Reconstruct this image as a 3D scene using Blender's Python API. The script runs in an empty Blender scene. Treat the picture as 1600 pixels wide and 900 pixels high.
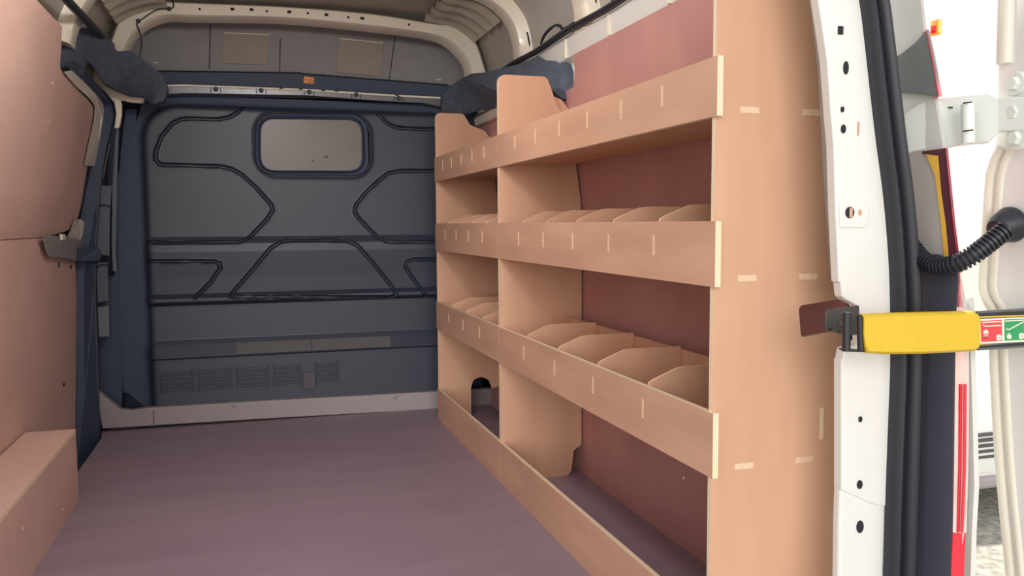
import bpy, bmesh, math, random
from mathutils import Matrix, Vector, noise
random.seed(4)
sc = bpy.context.scene
COL = sc.collection

# ------------------------------------------------------------------ camera
F = 1300.0
CAM = Vector((0, 0, 1.0))
Yc = Vector((389 - 800, 450 - 352, -F)).normalized()
Zc = Vector((1, 0.006, 0)).cross(Yc).normalized()
if Zc.y < 0: Zc = -Zc
Xc = Yc.cross(Zc)
M3 = Matrix((Xc, Yc, Zc))
cd = bpy.data.cameras.new('camera')
cam = bpy.data.objects.new('camera', cd)
COL.objects.link(cam)
cam.matrix_world = Matrix.Translation(CAM) @ M3.to_4x4()
cd.sensor_width = 36; cd.lens = F / 1600 * 36; cd.clip_start = 0.02
sc.camera = cam

# ------------------------------------------------------------------ light
w = bpy.data.worlds.new('sky'); sc.world = w; w.use_nodes = True
bg = w.node_tree.nodes['Background']
bg.inputs[0].default_value = (0.97, 0.985, 1.0, 1); bg.inputs[1].default_value = .82
sd = bpy.data.lights.new('sun', 'SUN'); sd.energy = 5; sd.angle = math.radians(3); sd.color = (1, .95, .85)
sun = bpy.data.objects.new('sun', sd); COL.objects.link(sun)
sun.rotation_euler = Vector((0.55, 0.45, 0.9)).to_track_quat('Z', 'Y').to_euler()
gd = bpy.data.lights.new('sky_glow', 'SUN'); gd.energy = 1.42; gd.angle = math.radians(38); gd.color = (1, .95, .92)
glow = bpy.data.objects.new('sky_glow', gd); COL.objects.link(glow)
glow.rotation_euler = Vector((-.28, -1, .20)).to_track_quat('Z', 'Y').to_euler()
sc.view_settings.view_transform = 'Standard'; sc.view_settings.look = 'None'
sc.view_settings.exposure = 0.35; sc.view_settings.gamma = 1.0
sc.view_settings.use_curve_mapping = False

# ------------------------------------------------------------------ measuring helpers: photo pixel -> point on a world plane
def ray(u, v): return M3 @ Vector((u - 800, 450 - v, -F))
def onX(u, v, x): r = ray(u, v); return CAM + r * (x / r.x)
def onY(u, v, y): r = ray(u, v); return CAM + r * (y / r.y)
def onZ(u, v, z): r = ray(u, v); return CAM + r * ((z - 1.0) / r.z)
def lerp(tab, z):
    if z <= tab[0][0]: return tab[0][1]
    for (a, p), (b, q) in zip(tab, tab[1:]):
        if z <= b: return p + (q - p) * (z - a) / (b - a)
    return tab[-1][1]
LW = [(0, -.81), (.95, -.79), (1.1, -.75), (1.55, -.665), (1.75, -.62), (2.2, -.5)]
RW = [(0, 1.243), (1.03, 1.243), (1.2, 1.226), (1.35, 1.2), (1.5, 1.185), (1.66, 1.172), (2.2, 1.1)]
def onLW(u, v, off=0):
    x = -.7
    for _ in range(12):
        p = onX(u, v, x); x = lerp(LW, p.z) + off
    return p

# ------------------------------------------------------------------ materials
def mat(name, c, rough=.5, metal=0, spec=.5, var=0, scale=20, stretch=(1, 1, 1), c2=None, bump=0, trans=0, coat=0, detail=4):
    m = bpy.data.materials.new(name); m.use_nodes = True
    nt = m.node_tree; b = nt.nodes['Principled BSDF']
    b.inputs['Base Color'].default_value = (*c, 1); b.inputs['Roughness'].default_value = rough
    b.inputs['Metallic'].default_value = metal; b.inputs['Specular IOR Level'].default_value = spec
    if trans: b.inputs['Transmission Weight'].default_value = trans
    if coat: b.inputs['Coat Weight'].default_value = coat
    tc = nt.nodes.new('ShaderNodeTexCoord'); mp = nt.nodes.new('ShaderNodeMapping')
    mp.inputs['Scale'].default_value = stretch
    nt.links.new(tc.outputs['Object'], mp.inputs[0])
    nz = nt.nodes.new('ShaderNodeTexNoise'); nz.inputs['Scale'].default_value = scale; nz.inputs['Detail'].default_value = detail
    nt.links.new(mp.outputs[0], nz.inputs['Vector'])
    if c2 is None: c2 = tuple(x * (1 - var) for x in c)
    r = nt.nodes.new('ShaderNodeValToRGB')
    r.color_ramp.elements[0].position = .3; r.color_ramp.elements[1].position = .7
    r.color_ramp.elements[0].color = (*c2, 1); r.color_ramp.elements[1].color = (*c, 1)
    nt.links.new(nz.outputs['Fac'], r.inputs[0]); nt.links.new(r.outputs[0], b.inputs['Base Color'])
    if bump:
        bn = nt.nodes.new('ShaderNodeBump'); bn.inputs['Strength'].default_value = bump; bn.inputs['Distance'].default_value = .003
        nt.links.new(nz.outputs['Fac'], bn.inputs['Height']); nt.links.new(bn.outputs[0], b.inputs['Normal'])
    return m
def edge_mat(name, axis):
    m = bpy.data.materials.new(name); m.use_nodes = True
    nt = m.node_tree; b = nt.nodes['Principled BSDF']; b.inputs['Roughness'].default_value = .6
    tc = nt.nodes.new('ShaderNodeTexCoord'); wv = nt.nodes.new('ShaderNodeTexWave')
    wv.bands_direction = axis; wv.inputs['Scale'].default_value = 75; wv.inputs['Distortion'].default_value = .3
    nt.links.new(tc.outputs['Object'], wv.inputs[0])
    r = nt.nodes.new('ShaderNodeValToRGB'); r.color_ramp.elements[0].color = (.72, .52, .34, 1); r.color_ramp.elements[1].color = (.95, .80, .58, 1)
    r.color_ramp.elements[0].position = .1; r.color_ramp.elements[1].position = .5
    nt.links.new(wv.outputs['Fac'], r.inputs[0]); nt.links.new(r.outputs[0], b.inputs['Base Color'])
    return m
PLY = mat('birch_ply_face', (.68, .41, .275), .55, c2=(.60, .35, .23), scale=9, stretch=(1, 1, .22), spec=.3)
PLYH = mat('birch_ply_lip', (.70, .43, .30), .5, c2=(.57, .335, .235), scale=7, stretch=(1, .3, 1.6), spec=.35)
REDPLY = mat('red_ply_lining', (.59, .315, .29), .5, c2=(.51, .265, .25), scale=5, stretch=(1, 1, .5), spec=.3)
LEFTPLY = mat('left_ply_lining', (.72, .49, .42), .55, c2=(.64, .425, .36), scale=5, stretch=(1, .6, 1.0), spec=.3)
FLOORPLY = mat('floor_ply', (.33, .255, .31), .5, c2=(.29, .22, .27), scale=4, stretch=(.5, 1.8, 1), spec=.35)
EDGE_X = edge_mat('ply_edge_layers_x', 'X'); EDGE_Y = edge_mat('ply_edge_layers_y', 'Y'); EDGE_Z = edge_mat('ply_edge_layers_z', 'Z')
TEN = mat('end_grain', (.84, .60, .42), .6, var=.15, scale=150)
WHITE = mat('white_body_paint', (.80, .80, .78), .3, var=.02, coat=.2)
CREAM = mat('cream_body_paint', (.84, .78, .66), .3, var=.05, coat=.3, scale=6)
SKIN = mat('grey_primer_skin', (.5, .47, .43), .5, var=.12, scale=4)
SILL = mat('sill_paint', (.35, .31, .32), .5, var=.06, scale=8)
BULK = mat('bulkhead_plastic', (.036, .045, .072), .45, var=.05, scale=300, bump=.05, spec=.6)
BULKD = mat('bulkhead_dark_rim', (.048, .068, .118), .65, var=.05, scale=100)
CAVITY = mat('dark_cavity', (.02, .02, .025), .9)
FOAM = mat('dark_foam_wrap', (.10, .122, .175), .9, var=.3, scale=30, bump=.6)
RUBBER = mat('black_rubber', (.02, .021, .031), .45, var=.15, scale=40)
BLACK = mat('black_metal', (.035, .035, .04), .35, metal=.3)
BRKT = mat('grey_black_steel', (.09, .09, .092), .5, metal=.4)
GREYP = mat('grey_header_board', (.28, .275, .285), .7, var=.1, scale=12)
TAN = mat('tan_patch_board', (.33, .29, .25), .75, var=.08, scale=20)
STEEL = mat('galvanised_steel', (.17, .17, .18), .35, metal=.5, var=.2, scale=30)
PANE = mat('dusty_pane', (.20, .175, .16), .35, c2=(.165, .15, .145), scale=3, detail=6)
ORANGE = mat('orange_label', (.95, .33, .07), .5)
YEL = mat('yellow_plastic', (.72, .48, .03), .38, var=.03, scale=50, bump=.03)
RED = mat('red_lens', (.85, .02, .05), .15, coat=.6)
PINK = mat('clear_pink_lens', (.95, .55, .52), .15, coat=.6, c2=(.9, .75, .7), scale=60, stretch=(1, 1, .2))
AMBER = mat('amber_lens', (1, .58, .09), .2, coat=.4)
MAROON = mat('dark_maroon_housing', (.12, .03, .05), .4)
NAVY = mat('dark_lamp_housing', (.08, .085, .12), .45, var=.1, scale=10)
GREYH = mat('grey_lamp_housing', (.21, .235, .24), .5, var=.08, scale=20)
GREYW = mat('warm_grey_recess', (.58, .55, .52), .5, var=.06, scale=12, stretch=(1, 1, .1))
LABW = mat('label_cream', (.92, .88, .7), .5); LABR = mat('label_red', (.82, .06, .07), .5); LABG = mat('label_green', (.03, .32, .12), .5)
GRAVEL = mat('gravel', (.50, .47, .40), .9, c2=(.2, .19, .17), scale=22, bump=1, detail=8)
CARW = mat('car_white', (.78, .78, .76), .25, coat=.5); TYRE = mat('tyre', (.03, .03, .03), .8); GLASSD = mat('car_glass', (.03, .035, .04), .05)
SHADOWGAP = mat('dark_seam', (.12, .08, .07), .8)

# ------------------------------------------------------------------ builders
def tag(o, label=None, cat=None, group=None, kind=None):
    if label: o['label'] = label
    if cat: o['category'] = cat
    if group: o['group'] = group
    if kind: o['kind'] = kind
    return o
def thing(name, label, cat, loc=(0, 0, 0), group=None):
    o = bpy.data.objects.new(name, None); COL.objects.link(o); o.location = loc
    o.empty_display_size = .05
    return tag(o, label, cat, group)
def rootloc(p):
    v = Vector((0, 0, 0))
    return v + p.location if p.type == 'EMPTY' else v
def obj(name, bm, mats, parent=None, smooth=False, bevel=0, seg=2):
    if not isinstance(mats, (list, tuple)): mats = [mats]
    bmesh.ops.recalc_face_normals(bm, faces=bm.faces)
    me = bpy.data.meshes.new(name); bm.to_mesh(me); bm.free()
    for m in mats: me.materials.append(m)
    o = bpy.data.objects.new(name, me); COL.objects.link(o)
    if smooth:
        for p in me.polygons: p.use_smooth = True
        me.set_sharp_from_angle(angle=math.radians(42))
    if parent:
        o.parent = parent; o.matrix_parent_inverse = Matrix.Translation(-rootloc(parent))
    if bevel:
        b = o.modifiers.new('bevel', 'BEVEL'); b.width = bevel; b.segments = seg; b.limit_method = 'ANGLE'; b.angle_limit = math.radians(50)
    return o
def NB(): return bmesh.new()
def box(bm, x0, x1, y0, y1, z0, z1, mi=0, em=None):
    """em: dict of side -> material index"""
    vs = [bm.verts.new((x, y, z)) for z in (z0, z1) for y in (y0, y1) for x in (x0, x1)]
    fs = {'z0': (0, 1, 3, 2), 'z1': (4, 5, 7, 6), 'y0': (0, 1, 5, 4), 'y1': (2, 3, 7, 6), 'x0': (0, 2, 6, 4), 'x1': (1, 3, 7, 5)}
    for k, f in fs.items():
        fc = bm.faces.new([vs[i] for i in f]); fc.material_index = (em or {}).get(k, mi)
def prism(bm, pts, d, mi=0, side=None, bmi=None):
    """pts: list of Vectors (a closed outline), d: extrusion vector"""
    d = Vector(d); a = [bm.verts.new(p) for p in pts]; b = [bm.verts.new(Vector(p) + d) for p in pts]
    f = bm.faces.new(a); f.material_index = mi
    g = bm.faces.new(b[::-1]); g.material_index = mi if bmi is None else bmi
    n = len(a)
    for i in range(n):
        s = bm.faces.new((a[i], a[(i + 1) % n], b[(i + 1) % n], b[i])); s.material_index = mi if side is None else side
def rounded(pts, rs, n=6):
    """2D polygon corner rounding; rs radius or list"""
    out = []; N = len(pts)
    for i in range(N):
        r = rs[i] if isinstance(rs, (list, tuple)) else rs
        p = Vector(pts[i]); a = Vector(pts[i - 1]); b = Vector(pts[(i + 1) % N])
        if r <= 0: out.append(p); continue
        da = (a - p).normalized(); db = (b - p).normalized()
        ang = da.angle(db); t = min(r / math.tan(ang / 2), (a - p).length * .49, (b - p).length * .49)
        p1 = p + da * t; p2 = p + db * t
        for k in range(n + 1):
            s = k / n; out.append(p1 * (1 - s) ** 2 + p * 2 * s * (1 - s) + p2 * s * s)
    return out
def XZ(pts, y): return [Vector((p[0], y, p[1])) for p in pts]
def YZ(pts, x): return [Vector((x, p[0], p[1])) for p in pts]
def tube(bm, path, r, n=12, closed=False, mi=0, cap=True, rfun=None):
    path = [Vector(p) for p in path]; rings = []; prev = None
    for i, p in enumerate(path):
        t = (path[min(i + 1, len(path) - 1)] - path[max(i - 1, 0)]).normalized()
        if prev is None:
            a = t.cross(Vector((0, 0, 1)))
            if a.length < .1: a = t.cross(Vector((1, 0, 0)))
        else: a = prev - t * prev.dot(t)
        a.normalize(); b = t.cross(a); prev = a
        rr = rfun(i) if rfun else r
        rings.append([bm.verts.new(p + (a * math.cos(k * math.tau / n) + b * math.sin(k * math.tau / n)) * rr) for k in range(n)])
    for A, B in zip(rings, rings[1:]):
        for k in range(n):
            f = bm.faces.new((A[k], A[(k + 1) % n], B[(k + 1) % n], B[k])); f.material_index = mi
    if cap:
        bm.faces.new(rings[0]).material_index = mi; bm.faces.new(rings[-1][::-1]).material_index = mi
def smooth_path(pts, n=8):
    pts = [Vector(p) for p in pts]; out = []
    P = [pts[0]] + pts + [pts[-1]]
    for i in range(1, len(P) - 2):
        for k in range(n):
            t = k / n; a, b, c, d = P[i - 1], P[i], P[i + 1], P[i + 2]
            out.append(.5 * ((2 * b) + (c - a) * t + (2 * a - 5 * b + 4 * c - d) * t * t + (3 * b - a - 3 * c + d) * t ** 3))
    out.append(pts[-1]); return out
def disc(bm, c, nrm, r, t=.002, n=20, mi=0, r2=None, ax=None, rv=None):
    """short cylinder centred on c facing nrm; optional oval"""
    nrm = Vector(nrm).normalized(); a = nrm.cross(Vector((0, 0, 1)))
    if a.length < .1: a = Vector((1, 0, 0))
    a.normalize(); b = nrm.cross(a); c = Vector(c)
    rv = rv or r; r2 = 1 if r2 is None else r2
    A = [bm.verts.new(c + a * math.cos(k * math.tau / n) * r + b * math.sin(k * math.tau / n) * rv) for k in range(n)]
    B = [bm.verts.new(c + nrm * t + (a * math.cos(k * math.tau / n) * r + b * math.sin(k * math.tau / n) * rv) * r2) for k in range(n)]
    bm.faces.new(A).material_index = mi; bm.faces.new(B[::-1]).material_index = mi
    for k in range(n): bm.faces.new((A[k], A[(k + 1) % n], B[(k + 1) % n], B[k])).material_index = mi
def loft(bm, rows, mi=0, closed=False):
    R = [[bm.verts.new(p) for p in r] for r in rows]
    for A, B in zip(R, R[1:]):
        n = len(A)
        for k in range(n if closed else n - 1):
            bm.faces.new((A[k], A[(k + 1) % n], B[(k + 1) % n], B[k])).material_index = mi
    return R
def grid_fill(bm, outline, d, mi=0):
    """irregular closed solid from an outline with its own depths"""
    prism(bm, outline, d, mi)

# ================================================================== SHELL
YB = 4.45
# floor
bm = NB()
fl = [(-.695, 3.32), (-.695, 4.28), (-.72, 4.45), (1.26, 4.45), (1.26, 1.36), (-.82, 1.36), (-.82, 3.32)]
prism(bm, [Vector((x, y, 0)) for x, y in fl], (0, 0, -.018), 0, 1)
tag(obj('floor', bm, [FLOORPLY, EDGE_Z]), kind='structure')
bm = NB(); box(bm, -.70, 1.36, 1.33, 4.6, -.1, -.019)
tag(obj('floor_underframe', bm, WHITE), 'white steel load bed under the plywood van floor', 'van floor', kind='structure')
# right wall skin
bm = NB()
ry = [1.45, 4.6]
loft(bm, [[Vector((x + o, y, z)) for x, z in [(1.27, -.05), (1.27, 1.0), (1.255, 1.2), (1.225, 1.45), (1.215, 1.72)]] for y, o in ((1.45, 0), (4.6, 0))])
bmesh.ops.solidify(bm, geom=bm.faces[:], thickness=-.03)
tag(obj('wall_right', bm, WHITE, smooth=True), kind='structure')
bm = NB()
loft(bm, [[Vector((lerp(LW, z) - .03, y, z)) for z in (-.05, .5, .95, 1.1, 1.3, 1.55, 1.75)] for y in (1.36, 4.6)])
bmesh.ops.solidify(bm, geom=bm.faces[:], thickness=.03)
tag(obj('wall_left', bm, CREAM, smooth=True), kind='structure')
bm = NB(); prism(bm, XZ([(-1.3, -.12), (1.6, -.12), (1.6, 1.75), (1.2, 2.25), (-.6, 2.25), (-1.3, 1.75)], 4.62), (0, .02, 0))
box(bm, -.86, -.84, 3.2, 4.62, -.14, 1.8); box(bm, -.86, 1.3, 4.45, 4.62, -.14, -.10); box(bm, 1.27, 1.3, 4.4, 4.62, -.1, 2.1); box(bm, -.86, -.72, 1.4, 4.62, 1.74, 1.78)
tag(obj('wall_front', bm, BULKD), kind='structure')
# roof skin: swept profile
PROF = [(1.222, 1.70), (1.215, 1.80), (1.18, 1.91), (1.10, 1.995), (.98, 2.045), (.78, 2.062), (.5, 2.068), (.2, 2.066), (-.1, 2.058), (-.3, 2.04), (-.44, 2.01), (-.55, 1.95), (-.62, 1.86), (-.665, 1.76), (-.68, 1.70)]
PR = [Vector((p.x, p.y)) for p in smooth_path([Vector((a, b, 0)) for a, b in PROF], 5)]
def inset(i, d):
    t = (PR[min(i + 1, len(PR) - 1)] - PR[max(i - 1, 0)]).normalized()
    n = Vector((-t.y, t.x))       # points inward (towards the floor/centre)
    if n.dot(Vector((.27, 1.3)) - PR[i]) < 0: n = -n
    return PR[i] + n * d
bm = NB()
rows = []
ys = [1.33 + k * .08 for k in range(42)]
for y in ys:
    row = []
    for i in range(len(PR)):
        z = inset(i, 0)
        row.append(Vector((z.x, y, z.y)))
    rows.append(row)
loft(bm, rows)
outer = [[Vector((p[0] + (.03 if p[0] > .3 else -.03), y, p[2] + .03)) for p in rows[0]] for y in (1.33, ys[-1])]
loft(bm, outer)
tag(obj('ceiling', bm, SKIN, smooth=True), kind='structure')

# roof ribs (bent C channels)
def roof_rib(y, wd, dp, label):
    bm = NB(); rows = []
    for i in range(len(PR)):
        flare = 1 + .35 * max(0, 1 - min(i, len(PR) - 1 - i) / 5)
        h = wd / 2 * flare
        sec = [(-h - .012, .001), (-h, dp * .55), (-h * .8, dp * .9), (-h * .45, dp), (0, dp * .93), (h * .45, dp), (h * .8, dp * .9), (h, dp * .55), (h + .012, .001)]
        rows.append([Vector((inset(i, d).x, y + a, inset(i, d).y)) for a, d in sec])
    loft(bm, rows, closed=True)
    bm.faces.new([v for v in bm.verts][:9]); bm.verts.ensure_lookup_table(); bm.faces.new([bm.verts[len(bm.verts) - 9 + k] for k in range(9)])
    t = obj('roof_rib', bm, CREAM, smooth=True)
    tag(t, label, 'roof rib', None)
    return t
ribA = roof_rib(3.62, .13, .055, 'cream pressed steel roof rib next nearest to the front arch')
ribB = roof_rib(2.88, .13, .055, 'cream pressed steel roof rib curving down above the long plywood back lining')
ribC = roof_rib(2.14, .13, .055, 'cream pressed steel roof rib nearest the open rear doorway')
# dark seams and sealant beads on the rib feet
for y, par in ((3.62, ribA), (2.88, ribB)):
    for s, k in ((-1, 8), (1, 11)):
        bm = NB(); path = []
        for i in range(2, k):
            p = inset(i, .012); path.append((p.x, y + s * .072, p.y))
        tube(bm, path, .004, 6)
        obj('sealant_bead', bm, CAVITY, par)
# added fill lamp under the roof, out of view, brightens ceiling and left lining
lm = thing('fill_lamp', 'added round fill lamp under the van roof, out of view', 'lamp', (.08, 2.5, 2.0))
bm = NB(); disc(bm, (.08, 2.5, 2.058), (0, 0, -1), .085, .025, 32, r2=.9); obj('fill_lamp_base', bm, WHITE, lm, bevel=.004)
bm = NB(); tube(bm, [(.08, 2.5, 2.034), (.08, 2.5, 1.985)], .012, 12); obj('fill_lamp_stem', bm, WHITE, lm)
ld = bpy.data.lights.new('fill_lamp_bulb', 'POINT'); ld.energy = 17; ld.color = (1, .93, .88); ld.shadow_soft_size = .09
lo_ = bpy.data.objects.new('fill_lamp_bulb', ld); COL.objects.link(lo_); lo_.parent = lm; lo_.location = (0, 0, -.12)
# front arch around the cab header
AY = 4.2
inner = [(193, 130), (196, 82), (205, 60), (216, 47), (234, 34), (262, 25.5), (300, 26.5), (440, 29), (580, 42), (675, 55), (705, 68), (725, 88), (733, 105), (735, 140)]
outr = [(160, 130), (168, 78), (182, 35), (197, 8), (225, -6), (250, 0), (300, 3), (440, 9), (580, 20), (680, 36), (715, 38), (742, 60), (757, 100), (768, 140)]
I = smooth_path([onY(u, v, AY) for u, v in inner], 5); O = smooth_path([onY(u, v, AY) for u, v in outr], 5)
bm = NB()
rows = []
for a, b in zip(I, O):
    m1 = a.lerp(b, .12); m2 = a.lerp(b, .85)
    rows.append([a + Vector((0, .12, 0)), a + Vector((0, .012, 0)), m1 + Vector((0, -.006, 0)), m2 + Vector((0, -.006, 0)), b + Vector((0, .01, 0)), b + Vector((0, .12, 0))])
loft(bm, rows, closed=True)
arch = tag(obj('roof_arch', bm, CREAM, smooth=True), 'cream steel roof arch with small holes framing the grey board above the bulkhead', 'roof arch')
for u, v, q in [(312, 14, 0), (363, 14, 1), (393, 15, 1), (417, 17.5, 0), (452, 18.5, 1), (481, 20.5, 0), (510, 23, 1), (544, 27, 0), (566, 28.5, 1), (639, 38.5, 0)]:
    c = onY(u, v, AY - .008); bm = NB()
    if q: box(bm, c.x - .009, c.x + .009, c.y - .001, c.y + .003, c.z - .006, c.z + .006)
    else: disc(bm, c + Vector((0, .002, 0)), (0, -1, 0), .0055, .003, 12)
    obj('punched_hole', bm, CAVITY, arch)
# wire clipped on the arch's left leg
bm = NB()
wp = [(268, -6), (271, 6), (270, 12), (264, 14), (248, 14.5), (235, 21), (222, 30), (216, 33), (214, 39), (217, 46), (220, 60), (221, 72), (218, 90)]
tube(bm, smooth_path([onY(u, v, AY - .012) for u, v in wp], 5), .003, 8)
wire = tag(obj('wiring_cable', bm, BLACK, smooth=True), 'thin black wire clipped along the left corner of the roof arch', 'cable')
for u, v in ((264, 14), (216, 33)):
    bm = NB(); disc(bm, onY(u, v, AY - .006), (0, -1, 0), .011, .008, 16, r2=.8); obj('cable_clip', bm, BLACK, wire)

# roof corner gussets
def gusset(side):
    bm = NB(); rows = []
    idx = range(12, 24) if side == 'r' else range(len(PR) - 25, len(PR) - 14)
    for i in idx:
        row = []
        for k in range(25):
            y = 3.70 + k * (.50 / 24)
            d = .028 + .016 * math.cos(k * math.tau / 6.0) * (1 if True else 0)
            p = inset(i, d); row.append(Vector((p.x, y, p.y)))
        rows.append(row)
    loft(bm, rows); bmesh.ops.solidify(bm, geom=bm.faces[:], thickness=.002)
    return bm
tag(obj('roof_gusset', gusset('r'), CREAM, smooth=True), 'ribbed steel gusset in the right roof corner behind the arch', 'gusset')
tag(obj('roof_gusset', gusset('l'), CREAM, smooth=True), 'ribbed steel gusset in the left roof corner behind the arch', 'gusset')

# cant rails and dark strips
def rail_right():
    bm = NB()
    sec = rounded([(1.176, 1.625), (1.172, 1.70), (1.20, 1.725), (1.235, 1.725), (1.235, 1.625)], .008, 3)
    prism(bm, XZ(sec, 1.47), (0, 2.75, 0))
    return bm
t = tag(obj('roof_rail', rail_right(), WHITE, smooth=True), 'white painted steel rail running above the right plywood lining', 'roof rail')
for y in (3.02, 2.62, 2.2, 1.85):
    bm = NB(); box(bm, 1.168, 1.176, y, y + .008, 1.63, 1.70); obj('weld_seam', bm, LABW, t)
bm = NB(); prism(bm, XZ([(1.168, 1.52), (1.16, 1.56), (1.18, 1.585), (1.22, 1.585), (1.22, 1.51)], 3.3), (0, 1.05, 0))
tag(obj('waist_rail', bm, CREAM, smooth=True), 'cream steel rail behind the small far shelving panel', 'body rail')
bm = NB()
path = [(1.158, y, 1.716 + .004 * math.sin(y * 9)) for y in [1.47 + .06 * k for k in range(44)]]
tube(bm, path, .013, 8)
st = tag(obj('edge_trim_strip', bm, RUBBER, smooth=True), 'dark trim strip running along the top of the right side rail', 'trim strip')
for y0 in (3.28, 2.58):
    bm = NB(); pts = []
    for k in range(14):
        y = y0 - k * .028; pts.append((1.163, y, 1.735 + .035 * math.sin(math.pi * min(1, k / 9)) ** .6 * (1 + .15 * random.random())))
    tube(bm, pts, .005, 6, rfun=lambda i: .004 + .003 * random.random()); obj('sealant_bead', bm, CAVITY, st)
bm = NB(); pts = [onLW(u, v, .035) for u, v in [(88, -25), (105, 0), (130, 27), (165, 62), (188, 85)]]
tube(bm, smooth_path(pts, 4), .016, 8)
tag(obj('edge_trim_strip', bm, RUBBER, smooth=True), 'dark trim strip running up from the left dark foam wrap', 'trim strip')

# foam wraps at the top corners
def wrap(name, pts, thick, label, back=(0, 1, 0)):
    bm = NB(); P = [onY(u, v, y) for u, v, y in pts]
    d = Vector(back) * thick
    prism(bm, P, d); bmesh.ops.triangulate(bm, faces=[f for f in bm.faces if len(f.verts) > 4])
    o = obj(name, bm, FOAM)
    b = o.modifiers.new('bevel', 'BEVEL'); b.width = .014; b.segments = 3; b.limit_method = 'ANGLE'; b.angle_limit = math.radians(60)
    for p in o.data.polygons: p.use_smooth = True
    o.data.set_sharp_from_angle(angle=math.radians(60))
    return tag(o, label, 'foam wrap')
wrap('foam_wrap', [(95, 54, 3.6), (112, 49, 3.65), (130, 42, 3.8), (145, 42, 3.85), (165, 60, 3.95), (184, 80, 4.03), (200, 78, 4.05), (215, 86, 4.08), (240, 104, 4.12), (258, 122, 4.2), (262, 140, 4.22), (256, 158, 4.24), (240, 163, 4.24), (222, 150, 4.22), (200, 148, 4.2), (180, 140, 4.18), (163, 131, 4.12), (150, 112, 4.05), (140, 98, 3.95), (131, 93, 3.85), (126, 112, 3.8), (112, 114, 3.7), (97, 112, 3.65), (91, 100, 3.6), (92, 70, 3.6)], .07,
     'dark foam wrapped over the top left corner above the side door')
wrap('foam_wrap', [(692, 176, 4.32), (693, 146, 4.3), (705, 134, 4.22), (722, 122, 4.12), (737, 115, 4.08), (760, 121, 4.02), (772, 112, 3.85), (798, 103, 3.5), (820, 98, 3.4), (840, 86, 3.3), (852, 94, 3.2), (880, 96, 3.09), (892, 100, 3.07), (897, 112, 3.06), (896, 140, 3.06), (891, 158, 3.06), (876, 153, 3.06), (864, 141, 3.06), (852, 134, 3.12), (800, 150, 3.4), (775, 168, 3.95), (750, 172, 4.1), (730, 178, 4.25)], .05,
     'dark foam wrapped over the top right corner behind the tall plywood divider')

# header board above the bulkhead
hd = thing('header_board', 'grey board filling the space above the bulkhead with two tan patches', 'header board', (.3, 4.52, 1.7))
bm = NB()
prism(bm, [onY(u, v, 4.50) for u, v in [(150, 118), (700, 134), (790, 134), (790, -12), (150, -30)]], (0, .03, 0))
obj('board', bm, GREYP, hd)
bm = NB()
prism(bm, [onY(u, v, 4.47) for u, v in [(150, 112), (245, 110), (480, 115), (700, 133), (790, 140), (790, 158), (150, 148)]], (0, .025, 0))
obj('lower_band', bm, BULKD, hd)
for q in ([(350, 51), (422, 54), (418, 101), (346, 99)], [(530, 60), (599, 67), (594, 119), (526, 113)]):
    bm = NB(); prism(bm, [onY(u, v, 4.493) for u, v in q], (0, .006, 0)); o = obj('patch', bm, TAN, hd, bevel=.001)
    bm = NB(); a = onY(*q[0], 4.488); b = onY(*q[1], 4.488); tube(bm, [a, b], .0022, 6); obj('patch_edge', bm, LABW, o)
for (u0, v0, u1, v1) in [(329, 29, 327, 108), (438, 60, 437, 112), (618, 54, 608, 125), (505, 115, 506, 135), (467, 112, 467, 134)]:
    bm = NB(); tube(bm, [onY(u0, v0, 4.497), onY(u1, v1, 4.497)], .0022, 6); obj('board_seam', bm, CAVITY, hd)
bm = NB()
for (u0, v0, u1, v1) in [(245, 111, 470, 114), (470, 115, 700, 133)]:
    tube(bm, [onY(u0, v0, 4.468), onY(u1, v1, 4.468)], .004, 6)
obj('board_seam', bm, CAVITY, hd)
for (u0, v0, u1, v1) in [(264, 26.5, 272, 26.5), (387, 28, 420, 31), (463, 33, 497, 36), (538, 40, 572, 43), (240, 96, 247, 96), (682, 122, 690, 123)]:
    bm = NB(); tube(bm, [onY(u0, v0 + 2, 4.495), onY(u1, v1 + 2, 4.495)], .003, 6); obj('clip_slot', bm, LABW, hd)
lab = thing('warning_label', 'small orange warning label on the dark band above the bulkhead window', 'label', onY(482, 125, 4.462))
bm = NB(); q = rounded([(onY(u, v, 4.466).x, onY(u, v, 4.466).z) for u, v in [(475, 119.5), (491, 121.5), (490.5, 131), (474.5, 129.5)]], .004, 3)
prism(bm, XZ(q, 4.466), (0, .004, 0)); obj('sticker', bm, ORANGE, lab)
bm = NB(); c = onY(478, 124.3, 4.4655); box(bm, c.x - .004, c.x + .004, 4.4645, 4.466, c.z - .005, c.z + .005)
c = onY(485.5, 126, 4.4655)
tube(bm, [(c.x + .012 * math.cos(a), 4.465, c.z - .006 + .012 * math.sin(a)) for a in [k * math.pi / 8 for k in range(9)]], .0015, 6)
tube(bm, [(c.x - .014, 4.465, c.z - .008), (c.x + .014, 4.465, c.z - .008)], .0015, 6)
obj('pictogram', bm, BRKT, lab)

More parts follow.
